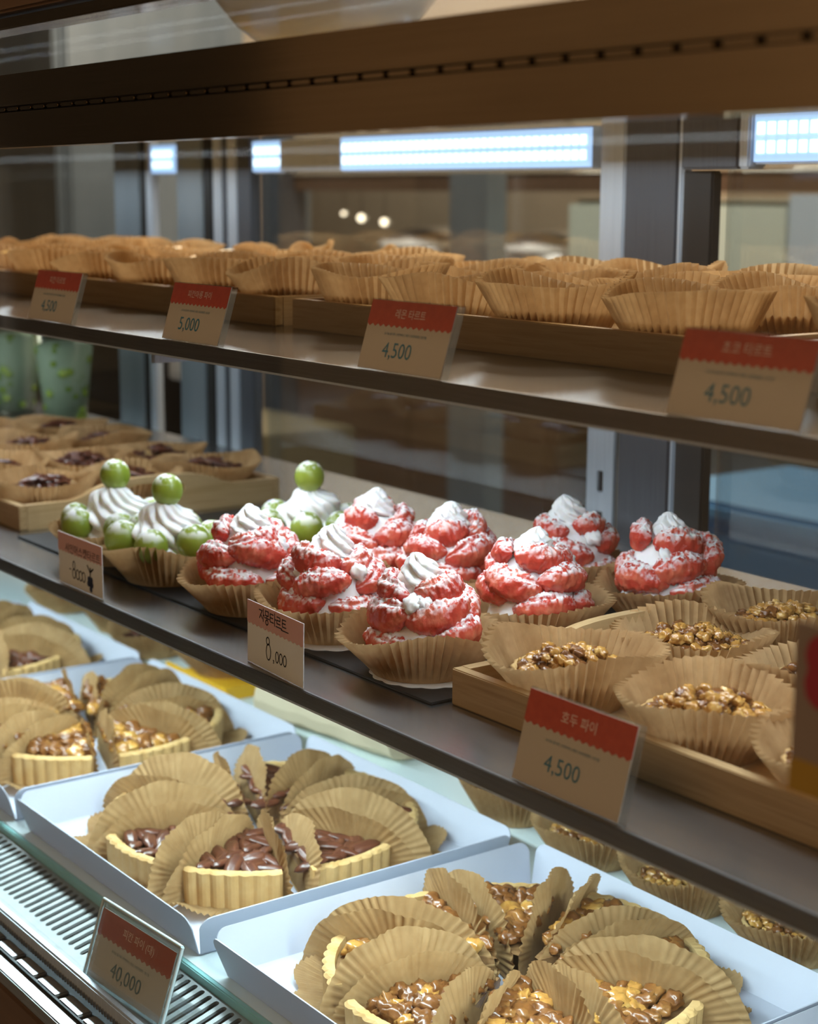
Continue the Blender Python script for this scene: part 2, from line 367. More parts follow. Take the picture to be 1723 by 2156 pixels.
# ------------------------------------------------------------------ shelves
def shelf(label, z, y1, m):
    t = thing('display_shelf', label, 'shelf', (0, 0, z))
    bx('shelf_sheet', m, X0, X1, .0015, y1, -.004, 0, t)
    bx('shelf_edge', 'edge_steel', X0, X1, -.0015, .0015, -.011, .0005, t, bevel=.0005)
    bx('shelf_hem', 'alu', X0, X1, -.0012, .003, -.0125, -.011, t)
    for x in (-1.289, -2.15, -.25): bx('bracket', 'alu', x-.003, x+.003, .05, RY-.005, -.03, -.0045, t)
    return t
shelf('upper steel display shelf carrying wooden trays of paper cup tarts', UPZ, .54, 'shelf_bronze')
shelf('middle steel display shelf carrying the grapefruit and grape tarts', MIDZ, .54, 'shelf_steel')
led_bar('LED strip fixed beneath the upper shelf shining on the grapefruit tarts', -2.35, .05, .12, UPZ-.0225, UPZ-.0135, 'down')
led_bar('LED strip fixed beneath the middle shelf shining on the boxed pies', -2.45, -.05, .05, MIDZ-.0225, MIDZ-.0135, 'down')

# ------------------------------------------------------------------ wooden trays
def tray(label, x0, x1, y0, y1, z, h=.025, hump=.0, th=.009):
    t = thing('wooden_tray', label, 'tray', ((x0+x1)/2, (y0+y1)/2, z)); a = (x1-x0)/2; b = (y1-y0)/2
    bx('tray_base', 'wood', -a+th, a-th, -b+th, b-th, .001, .006, t)
    bx('tray_side', 'wood', -a, a, -b, -b+th, 0, h, t, bevel=.0008)
    bx('tray_side', 'wood', -a, a, b-th, b, 0, h, t, bevel=.0008)
    n = 24; L = b-th
    def top(u): return h+hump*max(0, 1-abs(u/.62)**3.2)
    out = [(-L, 0), (L, 0)]+[(L*(1-2*i/n), top(1-2*i/n)) for i in range(n+1)]
    hole = []
    if hump:
        hz = h+hump*.18; hh = .0085; hw = .036
        hole = [[(math.copysign(abs(math.cos(q))**.6, math.cos(q))*hw, hz-.002+math.copysign(abs(math.sin(q))**.8, math.sin(q))*hh) for q in [2*PI*i/18 for i in range(18)]]]
    for s in (-1, 1):
        ob('tray_end', MB().poly(out, hole, 'x', s*a, s*(a-th)).mesh('tray_end', 'wood_side'), t)
    return t
tray('wooden tray of lemon tarts at the centre of the upper shelf', -1.218, -.724, .145, .475, UPZ)
tray('wooden tray left of the lemon tart tray on the upper shelf', -1.72, -1.246, .145, .475, UPZ)
tray('wooden tray at the far left end of the upper shelf', -2.25, -1.724, .145, .475, UPZ)
tray('wooden tray at the right end of the upper shelf by the 초코 card', -.700, -.20, .145, .475, UPZ)
tray('wooden tray with handle holes holding pecan tarts, middle shelf left', -2.20, -1.63, .068, .385, MIDZ, .026, .017)
tray('pale wooden tray of walnut tarts at right end of middle shelf', -.890, -.28, .066, .392, MIDZ, .026, .017)

# ------------------------------------------------------------------ paper cups
def cup_mesh(seed, rb=.034, rt=.0585, h=.039, nP=52, wav=.006):
    r = random.Random(seed); ph = [r.uniform(0, 6.28) for _ in range(6)]; am = [r.uniform(.4, 1) for _ in range(3)]
    mb = MB(); N = nP*4; R = 10
    prof = r.uniform(.9, 1.15)
    def low(a): return (am[0]*math.sin(2*a+ph[0])+am[1]*math.sin(3*a+ph[1])+am[2]*.6*math.sin(5*a+ph[2]))/2
    def g(u, t):
        a = u*2*PI; zig = abs(((u*nP) % 1)*2-1)*2-1
        jit = 1.0+.3*math.sin(7*a+ph[3])
        rr = rb+(rt-rb)*t**prof + wav*low(a)*t*t + .0030*zig*min(1, t*2.2)*jit*(.55+.45*t)
        zz = h*t*(1+.10*math.sin(2*a+ph[4])*t+.05*math.sin(3*a+ph[5])*t) - .003*low(a)*t
        return (rr*math.cos(a), rr*math.sin(a), max(zz, 0)+.0003)
    mb.grid(g, N, R, cu=True)
    mb.add([(rb*math.cos(2*PI*i/24), rb*math.sin(2*PI*i/24), .0004) for i in range(24)], [tuple(range(24))])
    return mb.mesh('paper_cup', 'paper_cup', smooth=False, fixn=True)
CUPB = [cup_mesh(10+i) for i in range(5)]
CUPU = [cup_mesh(60+i, .034, .057, .043, 50, .006) for i in range(5)]
CUPA = [cup_mesh(30+i, .0375, .0595, .033, 50, .004) for i in range(4)]
def flut(r, z, a, k, n=18, amp=.0010): return (r+(amp*math.cos(n*a) if k in (1, 2) else 0), z)
CRUST = MB().lathe([(.030, 0), (.0325, .002), (.0415, .024), (.0395, .0250), (.0365, .020)], 72, flut).mesh('tart_crust', 'crust', smooth=True)
def fill_mesh(m, dome, rough=.0008, r=.0372, z=.0205):
    mb = MB()
    def fn(rr, zz, a, k):
        return (rr, zz+rough*noise.noise(Vector((rr*math.cos(a)*300, rr*math.sin(a)*300, dome*900)))*2)
    P = [(r*i/8, z+dome*(1-(i/8)**2)) for i in range(9)]
    return mb.lathe(P, 32, fn).mesh('filling', m, smooth=True)
FILLN = fill_mesh('filling', .002); FILLC = fill_mesh('custard', .016); FILLK = fill_mesh('choco', .006)
FILLW = fill_mesh('cream', .010)
def nut_mesh(name, m, seed, size=.0062, sub=2):
    bm = bmesh.new(); bmesh.ops.create_icosphere(bm, subdivisions=sub, radius=1)
    r = random.Random(seed); off = Vector((r.uniform(-9, 9), r.uniform(-9, 9), r.uniform(-9, 9)))
    sx, sy, sz = r.uniform(.85, 1.25), r.uniform(.75, 1.05), r.uniform(.55, .85)
    for v in bm.verts:
        d = v.co.copy(); q = 1+.30*noise.noise(d*1.5+off)-.55*(1-min(1, abs(noise.noise(d*2.1+off*2))*4))*.6+.16*noise.noise(d*4+off)+.08*noise.noise(d*9+off)
        v.co = Vector((d.x*sx, d.y*sy, d.z*sz))*q*size
    me = bpy.data.meshes.new(name); bm.to_mesh(me); bm.free()
    me.polygons.foreach_set('use_smooth', [True]*len(me.polygons)); me.materials.append(MT[m]); return me
WAL = [nut_mesh('walnut_piece', 'walnut' if i % 3 else 'walnut_pale', 50+i) for i in range(9)]
WALF = [nut_mesh('walnut_piece', 'walnut' if i % 8 else 'walnut_gold', 80+i, sub=3) for i in range(9)]
WALG = [nut_mesh('walnut_piece', 'walnut_gold' if i % 3 else 'walnut', 90+i, sub=3) for i in range(9)]
def pecan_mesh(seed):
    r = random.Random(seed); mb = MB(); L = .0125*r.uniform(.9, 1.1); w = .0054; h = .0042; bend = r.uniform(-.1, .1)
    def g(u, t):
        x = -1+2*u; tp = max(0, 1-abs(x)**2.6)**.55; a = t*2*PI
        groove = 1-.16*abs(math.cos(a*2.5+.6))**4-(.30*math.exp(-((a-PI/2)/.22)**2))
        y = math.cos(a)*w*tp*groove; z = math.sin(a)*h*tp*groove*(1 if math.sin(a) > 0 else .5)
        wob = .0005*noise.noise(Vector((x*3, a, seed)))
        return (x*L, y+bend*x*x*L*.5, z+wob)
    mb.grid(g, 12, 20, cv=True)
    return mb.mesh('pecan_half', 'pecan', smooth=True)
PEC = [pecan_mesh(i) for i in range(5)]
def scatter(n, rad, mind, rg):
    pts = []; tries = 0
    while len(pts) < n and tries < 4000:
        tries += 1; a = rg.uniform(0, 2*PI); q = rad*math.sqrt(rg.random()); p = (q*math.cos(a), q*math.sin(a))
        if all((p[0]-s[0])**2+(p[1]-s[1])**2 > mind*mind for s in pts): pts.append(p)
    return pts
def joined(name, meshes, poses, m=None):
    """many small pieces as one part"""
    v = []; f = []; mats = []; mi = []
    for me, mw in poses:
        o = len(v); v += [tuple(mw @ q.co) for q in me.vertices]
        mm = me.materials[0]
        if mm not in mats: mats.append(mm)
        for p in me.polygons: f.append(tuple(i+o for i in p.vertices)); mi.append(mats.index(mm))
    me = bpy.data.meshes.new(name); me.from_pydata(v, [], f)
    for mm in mats: me.materials.append(mm)
    me.polygons.foreach_set('material_index', mi); me.polygons.foreach_set('use_smooth', [True]*len(f)); me.update(); return me
def nut_poses(kind, rg, n, rad=.0372, z=.0250, mind=.0088, fine=False):
    out = []
    for (x, y) in scatter(n, rad, mind, rg):
        q = math.hypot(x, y)/rad
        for lay in range(2 if q < .62 else 1):
            s = rg.uniform(.85, 1.25)
            if kind == 'pecan':
                me = rg.choice(PEC); e = Matrix.Rotation(rg.uniform(0, 6.28), 4, 'Z') @ Matrix.Rotation(rg.uniform(-.25, .25), 4, 'Y')
                e = e @ Matrix.Scale(s*.85, 4)
            else:
                me = rg.choice(WALG if fine else WAL); e = Matrix.Rotation(rg.uniform(0, 6.28), 4, 'Z') @ Matrix.Rotation(rg.uniform(-.8, .8), 4, 'X') @ Matrix.Scale(s*.72, 4)
            out.append((me, Matrix.Translation((x+lay*rg.uniform(-.004, .004), y+lay*rg.uniform(-.004, .004), z+.0065*(1-q)+lay*.0056)) @ e))
    return out
NUTS = {k: [joined('nut_topping', None, nut_poses(k, random.Random(i+(9 if k == 'pecan' else 0)), 60 if k == 'walnut' else 22, mind=.0066 if k == 'walnut' else .010)) for i in range(3)] for k in ('walnut', 'pecan')}
def mini(label, cat, loc, kind, seed, group, single=False):
    rg = random.Random(seed); t = thing('mini_tart', label, cat, loc, rg.uniform(0, 6.28), group)
    ob('paper_cup', rg.choice(CUPU if loc[2] > 1.1 else CUPB), t, sc=(1, 1, rg.uniform(.92, 1.06)))
    fl = {'walnut': FILLN, 'pecan': FILLN, 'custard': FILLC, 'choco': FILLK, 'lemon': FILLW}[kind]
    ob('tart_crust', CRUST, t, (0, 0, .0012)); ob('filling', fl, t, (0, 0, .0012))
    if kind in ('walnut', 'pecan'):
        if single:
            for me, mw in nut_poses(kind, rg, 84, mind=.0062, fine=True):
                o = ob('walnut_piece' if kind == 'walnut' else 'pecan_half', me, t); o.matrix_local = mw
        else:
            o = ob('nut_topping', rg.choice(NUTS[kind]), t, rot=(0, 0, rg.uniform(0, 6))); o['kind'] = 'stuff'
    return t
ORD = ['first', 'second', 'third', 'fourth', 'fifth', 'sixth', 'seventh', 'eighth']
ROW = ['front', 'second', 'back']
sd = 100
def grid_tarts(xs, ys, z, kind, what, where, group, single=(), skip=()):
    global sd
    for j, y in enumerate(ys):
        for i, x in enumerate(xs):
            if (i, j) in skip: continue
            sd += 1
            mini('%s, %s from left, %s row, %s' % (what, ORD[i], ROW[j], where), 'tart', (x+rnd.uniform(-.004, .004), y+rnd.uniform(-.003, .003), z+.0062), kind, sd, group, (i, j) in single)
grid_tarts([-1.165, -1.06, -.94, -.805], [.20, .31, .42], UPZ, 'lemon', 'lemon tart', 'centre tray of upper shelf', 'lemon tarts in the centre tray')
grid_tarts([-1.665, -1.55, -1.425, -1.30], [.20, .31, .42], UPZ, 'custard', 'golden tart', 'tray left of the lemon tarts', 'golden tarts on the upper shelf')
grid_tarts([-2.185, -2.06, -1.93, -1.80], [.20, .31, .42], UPZ, 'custard', 'golden tart', 'far left tray of upper shelf', 'golden tarts at the far left of the upper shelf')
grid_tarts([-.635, -.51], [.20, .31, .42], UPZ, 'choco', 'chocolate tart', 'right end tray of upper shelf', 'chocolate tarts on the upper shelf')
grid_tarts([-2.09, -1.965, -1.82, -1.695], [.125, .228, .33], MIDZ, 'pecan', 'pecan tart', 'left tray of middle shelf', 'pecan tarts in the left tray')
grid_tarts([-.828, -.708, -.588, -.46], [.122, .232, .338], MIDZ, 'walnut', 'walnut tart', 'right tray of middle shelf', 'walnut tarts in the right tray', single={(0, 0), (1, 0), (0, 1), (2, 0), (0, 2)})
for i, (x, y, k) in enumerate([(-1.20, .385, 'walnut'), (-1.075, .375, 'walnut'), (-.955, .37, 'walnut'), (-.84, .375, 'walnut'), (-.72, .385, 'walnut')]):
    mini('walnut tart in brown cup, %s from left behind the pie boxes' % ORD[i], 'tart', (x, y, DECK), k, 300+i, 'walnut tarts behind the pie boxes', i < 4)
for i, (x, y) in enumerate([(-1.93, .375), (-2.07, .40), (-2.22, .385), (-1.80, .405)]):
    mini('pecan tart in brown cup at the back of the deck, left, %s of four' % ORD[i], 'tart', (x, y, DECK), 'pecan', 320+i, 'pecan tarts at the back of the deck')

# ------------------------------------------------------------------ grapefruit tarts
def segment_mesh(seed, Ra, span, a0=.0105, b0=.0118):
    """one peeled segment: a crescent wedge, round outside, thin towards the core, with bulging juice sacs"""
    r = random.Random(seed); off = Vector((r.uniform(-20, 20), r.uniform(-20, 20), r.uniform(-20, 20)))
    mb = MB(); bow = r.uniform(-.003, .003); nu, nv = 66, 40; cr = r.uniform(.7, 1.3)
    def g(u, t):
        x = 2*u-1; th = x*span/2; tp = max(.015, (1-abs(x)**2.4))**.62; an = t*2*PI
        ca, sa = math.cos(an), math.sin(an)
        rad = Ra+a0*tp*(ca if ca > 0 else ca*.55)*(1-.12*abs(sa)); z = b0*tp*(math.copysign(abs(sa)**.85, sa))*(1 if ca > 0 else 1-.35*ca*ca)+bow*(1-x*x)*2
        p = Vector((rad*math.cos(th), rad*math.sin(th), z))
        q = Vector((th*Ra*310, an*1.35+.5*math.sin(th*3), 0))+off
        d, _ = noise.voronoi(q)
        sac = min(1, (d[1]-d[0])*1.6)
        n3 = noise.noise(p*150+off); n4 = noise.noise(p*620+off)
        n = Vector((ca*math.cos(th), ca*math.sin(th), sa))
        crease = -.0022*math.exp(-((an-cr+.3*math.sin(x*3+seed))/.13)**2)
        return p+n*(.0017*(sac-.5)+.0016*n3+.0006*n4+crease)*min(1, tp*1.5)
    mb.grid(g, nu, nv, cv=True)
    return mb.mesh('grapefruit_segment', 'grapefruit', smooth=True)
SEG = {k: [segment_mesh(70+10*i+j, Ra, sp, a, b) for j in range(3)] for i, (k, Ra, sp, a, b) in enumerate([(0, .0345, 1.62, .0122, .0128), (1, .0305, 1.72, .0125, .0132), (2, .0215, 2.1, .0115, .0128)])}
def swirl_mesh(R, H, n=8, twist=3.2, amp=.17, coils=0, seed=1, lean=.004):
    mb = MB(); r = random.Random(seed); ph = r.uniform(0, 6); nu, nv = 96, 40
    def g(u, t):
        a = u*2*PI
        base = (1-t)**.62*(1+.10*math.sin(t*PI)) if not coils else (1-.52*t-.48*t**7)
        rr = R*base
        rid = abs(math.sin(n/2*(a+twist*t)+ph))*2-1
        rr *= 1+amp*rid*(1 if t < .95 else .4)
        z = H*t
        if coils:
            ph2 = t*coils*2*PI-a; rr *= 1+.09*math.cos(ph2)+.035*math.sin(3*a+ph); z += .0012*math.sin(ph2+1.2)
            if t > .93: rr *= max(0, (1-t)/.07)**.5
        rr += .0020*noise.noise(Vector((math.cos(a)*3, math.sin(a)*3, t*6+seed)))
        lx = lean*t**3
        return (rr*math.cos(a)+lx, rr*math.sin(a)+lx*.5, z)
    mb.grid(g, nu, nv, cu=True)
    return mb.mesh('cream_swirl', 'cream', smooth=True)
SW = [swirl_mesh(.0170, .0235, 6, 2.4, .18, seed=i, lean=.003) for i in range(3)]
BIGSW = [swirl_mesh(.0385, .058, 11, 2.6, .15, 2.6, seed=5+i, lean=.002) for i in range(3)]
def lump_mesh(seed):
    mb = MB()
    def fn(r, z, a, k):
        q = noise.noise(Vector((math.cos(a)*2.2, math.sin(a)*2.2, z*90+seed)))
        return (r*(1+.16*q), z)
    return mb.lathe([(.034, .010), (.037, .018), (.036, .028), (.031, .038), (.030, .046), (.024, .056), (.020, .064), (.008, .068)], 40, fn).mesh('cream_body', 'cream', smooth=True)
LUMP = [lump_mesh(i) for i in range(3)]
GCR = MB().lathe([(.0, .001), (.031, .001), (.037, .016), (.035, .017), (.0, .0155)], 48).mesh('tart_base', 'crust', smooth=True)
DOL = [nut_mesh('cream_dollop', 'cream', 140+i, .0098, sub=3) for i in range(3)]
def grapefruit_tart(label, x, y, seed, s=1.0, rot=None):
    rg = random.Random(seed); t = thing('grapefruit_tart', label, 'tart', (x, y, MIDZ+.0027), rg.uniform(0, 6.28) if rot is None else rot, 'grapefruit tarts on the middle shelf')
    t.scale = (s, s, s)
    ob('paper_cup', rg.choice(CUPA), t, rot=(0, 0, rg.uniform(0, 6)))
    ob('tart_base', GCR, t, (0, 0, .001)); ob('cream_body', rg.choice(LUMP), t, (0, 0, 0), (0, 0, rg.uniform(0, 6)))
    a = rg.uniform(0, 6)
    for tier, (n, z, tl) in enumerate([(4, .0345, .10), (4, .0490, .34), (3, .0650, .30)]):
        for k in range(n):
            ang = a+k*2*PI/n+rg.uniform(-.14, .14)
            o = ob('grapefruit_segment', SEG[tier][rg.randrange(3)], t, (0, 0, z+rg.uniform(-.0022, .0022)))
            tilt = Matrix.Rotation(ang, 4, 'Z') @ Matrix.Rotation(rg.choice((-1, 1))*rg.uniform(.3, 1)*tl, 4, 'X') @ Matrix.Rotation(rg.uniform(-.05, .30), 4, 'Y')
            o.matrix_local = Matrix.Translation(o.location) @ tilt @ Matrix.Diagonal((rg.uniform(.94, 1.06), rg.uniform(.94, 1.08), rg.uniform(.9, 1.08), 1))
        a += PI/n+rg.uniform(-.25, .25)
    for k in range(5):
        q = rg.uniform(0, 6.28); ob('cream_dollop', DOL[k % 3], t, (.0285*math.cos(q), .0285*math.sin(q), rg.choice((.038, .046, .056))), (rg.uniform(0, 3), rg.uniform(0, 3), q), rg.uniform(.8, 1.15))
    ob('cream_swirl', rg.choice(SW), t, (rg.uniform(-.002, .002), rg.uniform(-.002, .002), .0655), (rg.uniform(-.12, .12), rg.uniform(-.12, .12), rg.uniform(0, 6)))
for i, (lab, x, y) in enumerate([
    ('grapefruit tart nearest the handwritten 자몽타르트 card, frontmost and largest', -.963, .095),
    ('grapefruit tart directly behind the handwritten 자몽타르트 price card', -1.088, .098),
    ('grapefruit tart beside the grape tart in the front row', -1.200, .090),
    ('grapefruit tart at the back beside the rear grape tart', -1.206, .224),
    ('grapefruit tart with tall cream peak in the middle of second row', -1.120, .240),
    ('grapefruit tart beside the left end of the walnut tart tray', -.988, .222),
    ('grapefruit tart at the back in front of the slotted steel standard', -1.080, .340),
    ('grapefruit tart at right rear behind the walnut tray handle', -.972, .352)]):
    grapefruit_tart(lab, x, y, 400+i)

# ------------------------------------------------------------------ grape tarts
GRP = MB().lathe([(.0118*math.sin(PI*k/14), -.0125*math.cos(PI*k/14)) for k in range(15)], 24).mesh('grape', 'grape', smooth=True)
def grape_tart(label, x, y, seed):
    rg = random.Random(seed); t = thing('grape_cream_tart', label, 'tart', (x, y, MIDZ+.0025), 0, 'green grape tarts on the middle shelf')
    ob('paper_cup', CUPA[seed % 4], t); ob('tart_base', GCR, t, (0, 0, .001))
    ob('cream_swirl', BIGSW[seed % 3], t, (0, 0, .0155), (0, 0, rg.uniform(0, 6)))
    ob('grape', GRP, t, (.001, 0, .0815), (.1, .1, 0), 1.2)
    a = rg.uniform(0, 1)
    for k in range(6):
        q = a+k*2*PI/6+rg.uniform(-.1, .1)
        ob('grape', GRP, t, (.0405*math.cos(q), .0405*math.sin(q), .0365+rg.uniform(-.001, .003)), (rg.uniform(-.5, .5), rg.uniform(-.5, .5), 0), rg.uniform(1.24, 1.38))
grape_tart('green grape cream tart behind the pink grape card, leftmost', -1.440, .085, 501)
grape_tart('green grape cream tart between leftmost grape tart and grapefruit tarts', -1.338, .086, 502)
grape_tart('green grape cream tart at the back behind the front grapefruit tarts', -1.326, .230, 503)
DY = MB().poly([((.0425+.0022*abs(math.sin(8*q)))*math.cos(q), (.0425+.0022*abs(math.sin(8*q)))*math.sin(q)) for q in [2*PI*i/96 for i in range(96)]], [], 'z', 0, .0004).mesh('paper_doily', 'white')
for lab, x, y in (('white paper doily peeking out under the frontmost grapefruit tart', -.958, .098), ('white paper doily under the grapefruit tart behind the 자몽타르트 card', -1.080, .098)):
    o = ob('paper_doily', DY, None, (x, y, MIDZ+.0021)); o['label'] = lab; o['category'] = 'doily'
# thin dark sheet and doilies under the tarts
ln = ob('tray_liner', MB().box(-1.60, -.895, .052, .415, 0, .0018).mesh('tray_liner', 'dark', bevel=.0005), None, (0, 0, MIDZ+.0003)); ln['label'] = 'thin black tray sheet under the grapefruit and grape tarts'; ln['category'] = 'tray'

# ------------------------------------------------------------------ sliced pies in white boxes
def pie_box(label, cx, cy, w=.328, d=.306, group='white card pie boxes'):
    t = thing('pie_box', label, 'box', (cx, cy, DECK+.0008), 0, group); a, b = w/2, d/2; h = .036; fl = .012; th = .0009
    bx('box_base', 'white_card', -a, a, -b, b, 0, .0012, t)
    def flap(L):
        cr = .010
        pts = [(-L+.001, 0), (L-.001, 0), (L+.004, h-cr)]
        for k in range(5): q = k/4*PI/2; pts.append((L+.004-cr+cr*math.cos(q), h-cr+cr*math.sin(q)))
        for k in range(5): q = PI/2+k/4*PI/2; pts.append((-L-.004+cr+cr*math.cos(q), h-cr+cr*math.sin(q)))
        pts.append((-L-.004, h-cr)); return pts
    mx = MB().poly(flap(a), [], 'y', -th/2, th/2).mesh('side_flap', 'white_card'); my = MB().poly(flap(b), [], 'y', -th/2, th/2).mesh('side_flap', 'white_card')
    tl = math.atan2(fl, h)
    ob('side_flap', mx, t, (0, -b, .0008), (tl, 0, 0)); ob('side_flap', mx, t, (0, b, .0008), (-tl, 0, 0))
    ob('side_flap', my, t, (a, 0, .0008), (tl, 0, PI/2)); ob('side_flap', my, t, (-a, 0, .0008), (tl, 0, -PI/2))
    return t
SA = math.radians(19.5); PR = .126
def slice_meshes():
    mb = MB(); n = 28; th = .006
    def ro(u): a = -SA+2*SA*u; return PR+.0022*abs(math.sin(u*7*PI)), a
    sec = [(0, 0), (.0016, .030), (-.001, .0315), (-th, .031), (-th-.001, .0)]
    def g(u, t):
        r, a = ro(u); k = round(t*(len(sec)-1)); d, z = sec[k]
        rr = r+d if k < 3 else PR+d
        zz = z+(.0007*noise.noise(Vector((u*30, k, 3))) if k in (1, 2, 3) else 0)
        return (rr*math.cos(a), rr*math.sin(a), zz)
    mb.grid(g, n, len(sec)-1)
    for u in (0, 1): mb.add([g(u, t/(len(sec)-1)) for t in range(len(sec))], [tuple(range(len(sec)))])
    def fan(r0, r1, z0, z1):
        pts = [(r0*math.cos(-SA), r0*math.sin(-SA)), ]+[(r1*math.cos(-SA+2*SA*i/12), r1*math.sin(-SA+2*SA*i/12)) for i in range(13)]+[(r0*math.cos(SA), r0*math.sin(SA))]
        return pts
    mb.poly(fan(.006, PR-.005, 0, 0), [], 'z', 0, .004)
    crust = mb.mesh('crust', 'crust', smooth=False)
    f = MB()
    def top(u, t):
        r = .006+(PR-.0125)*t; a = -SA*.99+2*SA*.99*u
        x, y = r*math.cos(a), r*math.sin(a)
        return (x, y, .0245+.0016*noise.noise(Vector((x*160, y*160, 2))))
    f.grid(top, 14, 16)
    for u in (0, 1): f.grid(lambda s, t, u=u: (top(u, t)[0], top(u, t)[1], top(u, t)[2] if s else .004), 1, 16)
    return crust, f.mesh('filling', 'filling', smooth=True)
PCR, PFI = slice_meshes()
def wall_mesh(seed, H=.058, R=.078, rc=.080):
    """half-moon of pleated paper standing beside the slice, pleats fanning from the fold"""
    r = random.Random(seed); ph = r.uniform(0, 6); H *= r.uniform(.92, 1.08); mb = MB(); nP = 30; b1 = r.uniform(-.006, .006)
    def g(u, t):
        ph_ = PI*u; zig = abs(((u*nP) % 1)*2-1)*2-1
        edge = max(0, (t-.48)/.52)**1.1
        rr = t*(1+.012*math.sin(9*ph_+ph))
        x = rc+R*rr*math.cos(ph_); z = H*rr*math.sin(ph_)**.9
        y = .0015*zig*edge*(.65+.35*math.sin(11*ph_+ph))+b1*math.sin(ph_)*t*t+.0035*math.sin(2.2*x*60+ph)*(z/H)*.5-.006*(z/H)**2
        return (x, y, z+.0006)
    mb.grid(g, nP*4, 12)
    return mb.mesh('paper_wall', 'paper', smooth=True, fixn=False)
PW = [wall_mesh(i) for i in range(6)]
def skirt_mesh(seed):
    r = random.Random(seed); ph = r.uniform(0, 6); mb = MB(); nP = 22
    def g(u, t):
        a = -SA*1.08+2*SA*1.08*u; zig = abs(((u*nP) % 1)*2-1)*2-1
        rr = .008+(.152+.004*math.sin(5*a*4+ph)-.008)*t; e = max(0, (t-.84)/.16)
        return (rr*math.cos(a), rr*math.sin(a), .0008+e*(.007+.004*math.sin(a*14+ph))+.0013*zig*e)
    mb.grid(g, nP*4, 14); return mb.mesh('paper_skirt', 'paper', smooth=False, fixn=False)
PS = [skirt_mesh(i) for i in range(3)]
def slice_spots(rg, n, mind):
    pts = []; tr = 0
    while len(pts) < n and tr < 3000:
        tr += 1; r = math.sqrt(rg.uniform(.018**2, (PR-.016)**2)); a = rg.uniform(-SA*.88, SA*.88)
        p = (r*math.cos(a), r*math.sin(a))
        if abs(p[1]) > p[0]*math.tan(SA)-.003: continue
        if all((p[0]-q[0])**2+(p[1]-q[1])**2 > mind*mind for q in pts): pts.append(p)
    return pts
def pie(cx, cy, kind, what, a0, seed, single=True, flat_front=(), group=None, nsl=8):
    rg = random.Random(seed); names = ['toward the camera', 'at right front', 'at right', 'at right rear', 'at the back', 'at left rear', 'at left', 'at left front']
    for k in range(nsl):
        a = a0+k*PI/4; o = .016
        t = thing('pie_slice', '%s pie slice in brown pleated paper, %s of %s' % (kind, names[k], what), 'pie', (cx+o*math.cos(a), cy+o*math.sin(a), DECK+.0026), a, group or '%s pie slices' % kind)
        ob('crust', PCR, t, (0, 0, .0012)); ob('filling', PFI, t, (0, 0, .0012))
        lim = min(.164/max(.01, abs(math.cos(a))), .153/max(.01, abs(math.sin(a))))-.0195; ob('paper_skirt', rg.choice(PS), t, sc=(min(1, lim/.153), 1, 1))
        for s in (1, -1):
            wa = a+s*(SA+.035); lim = min(.164/max(.01, abs(math.cos(wa))), .153/max(.01, abs(math.sin(wa))))-.019
            ob('paper_wall', rg.choice(PW), t, (0, 0, 0), (rg.uniform(-.03, .10)*s, 0, s*(SA+.035)), (min(1, lim/.158), s, rg.uniform(.9, 1.1)))
        poses = []
        if kind == 'pecan':
            for (x, y) in slice_spots(rg, 26, .0108):
                me = rg.choice(PEC); q = rg.gauss(.5, .7) if rg.random() < .7 else rg.uniform(0, 6.28)
                poses.append((me, Matrix.Translation((x, y, .0275+rg.uniform(0, .003))) @ Matrix.Rotation(q, 4, 'Z') @ Matrix.Rotation(rg.uniform(-.3, .3), 4, 'Y') @ Matrix.Rotation(rg.uniform(-.4, .4), 4, 'X') @ Matrix.Scale(rg.uniform(1.05, 1.4), 4)))
        else:
            for (x, y) in slice_spots(rg, 42, .0092):
                me = rg.choice(WALF if single else WAL); poses.append((me, Matrix.Translation((x, y, .0282+rg.uniform(0, .005))) @ Matrix.Rotation(rg.uniform(0, 6.28), 4, 'Z') @ Matrix.Rotation(rg.uniform(-.9, .9), 4, 'X') @ Matrix.Scale(rg.uniform(1.2, 1.75), 4)))
        if single:
            for me, mw in poses: ob('pecan_half' if kind == 'pecan' else 'walnut_piece', me, t).matrix_local = mw
        else: ob('nut_topping', joined('nut_topping', None, poses), t)['kind'] = 'stuff'
pie_box('white card pie box at the centre holding the sliced pecan pie', -1.272, .137)
pie_box('white card pie box at right front holding the sliced walnut pie', -.900, .137)
pie_box('white card pie box at left holding a sliced walnut pie, blurred', -1.632, .137)
pie_box('white card pie box at far left edge holding a pecan pie', -1.992, .137)
pie_box('white card pie box cut off at the bottom right corner', -.545, .137)
pie(-1.272, .140, 'pecan', 'the centre pie', math.radians(-41), 601, group='pecan pie slices in the centre box')
pie(-.900, .138, 'walnut', 'the right pie', math.radians(-36), 602, group='walnut pie slices in the right box')
pie(-1.632, .140, 'walnut', 'the left pie', math.radians(-41), 603, group='walnut pie slices in the left box')
pie(-1.992, .140, 'pecan', 'the far left pie', math.radians(-30), 604, single=False, group='pecan pie slices in the far left box')
pie(-.545, .140, 'walnut', 'the corner pie', math.radians(-30), 605, single=False, group='walnut pie slices in the corner box')

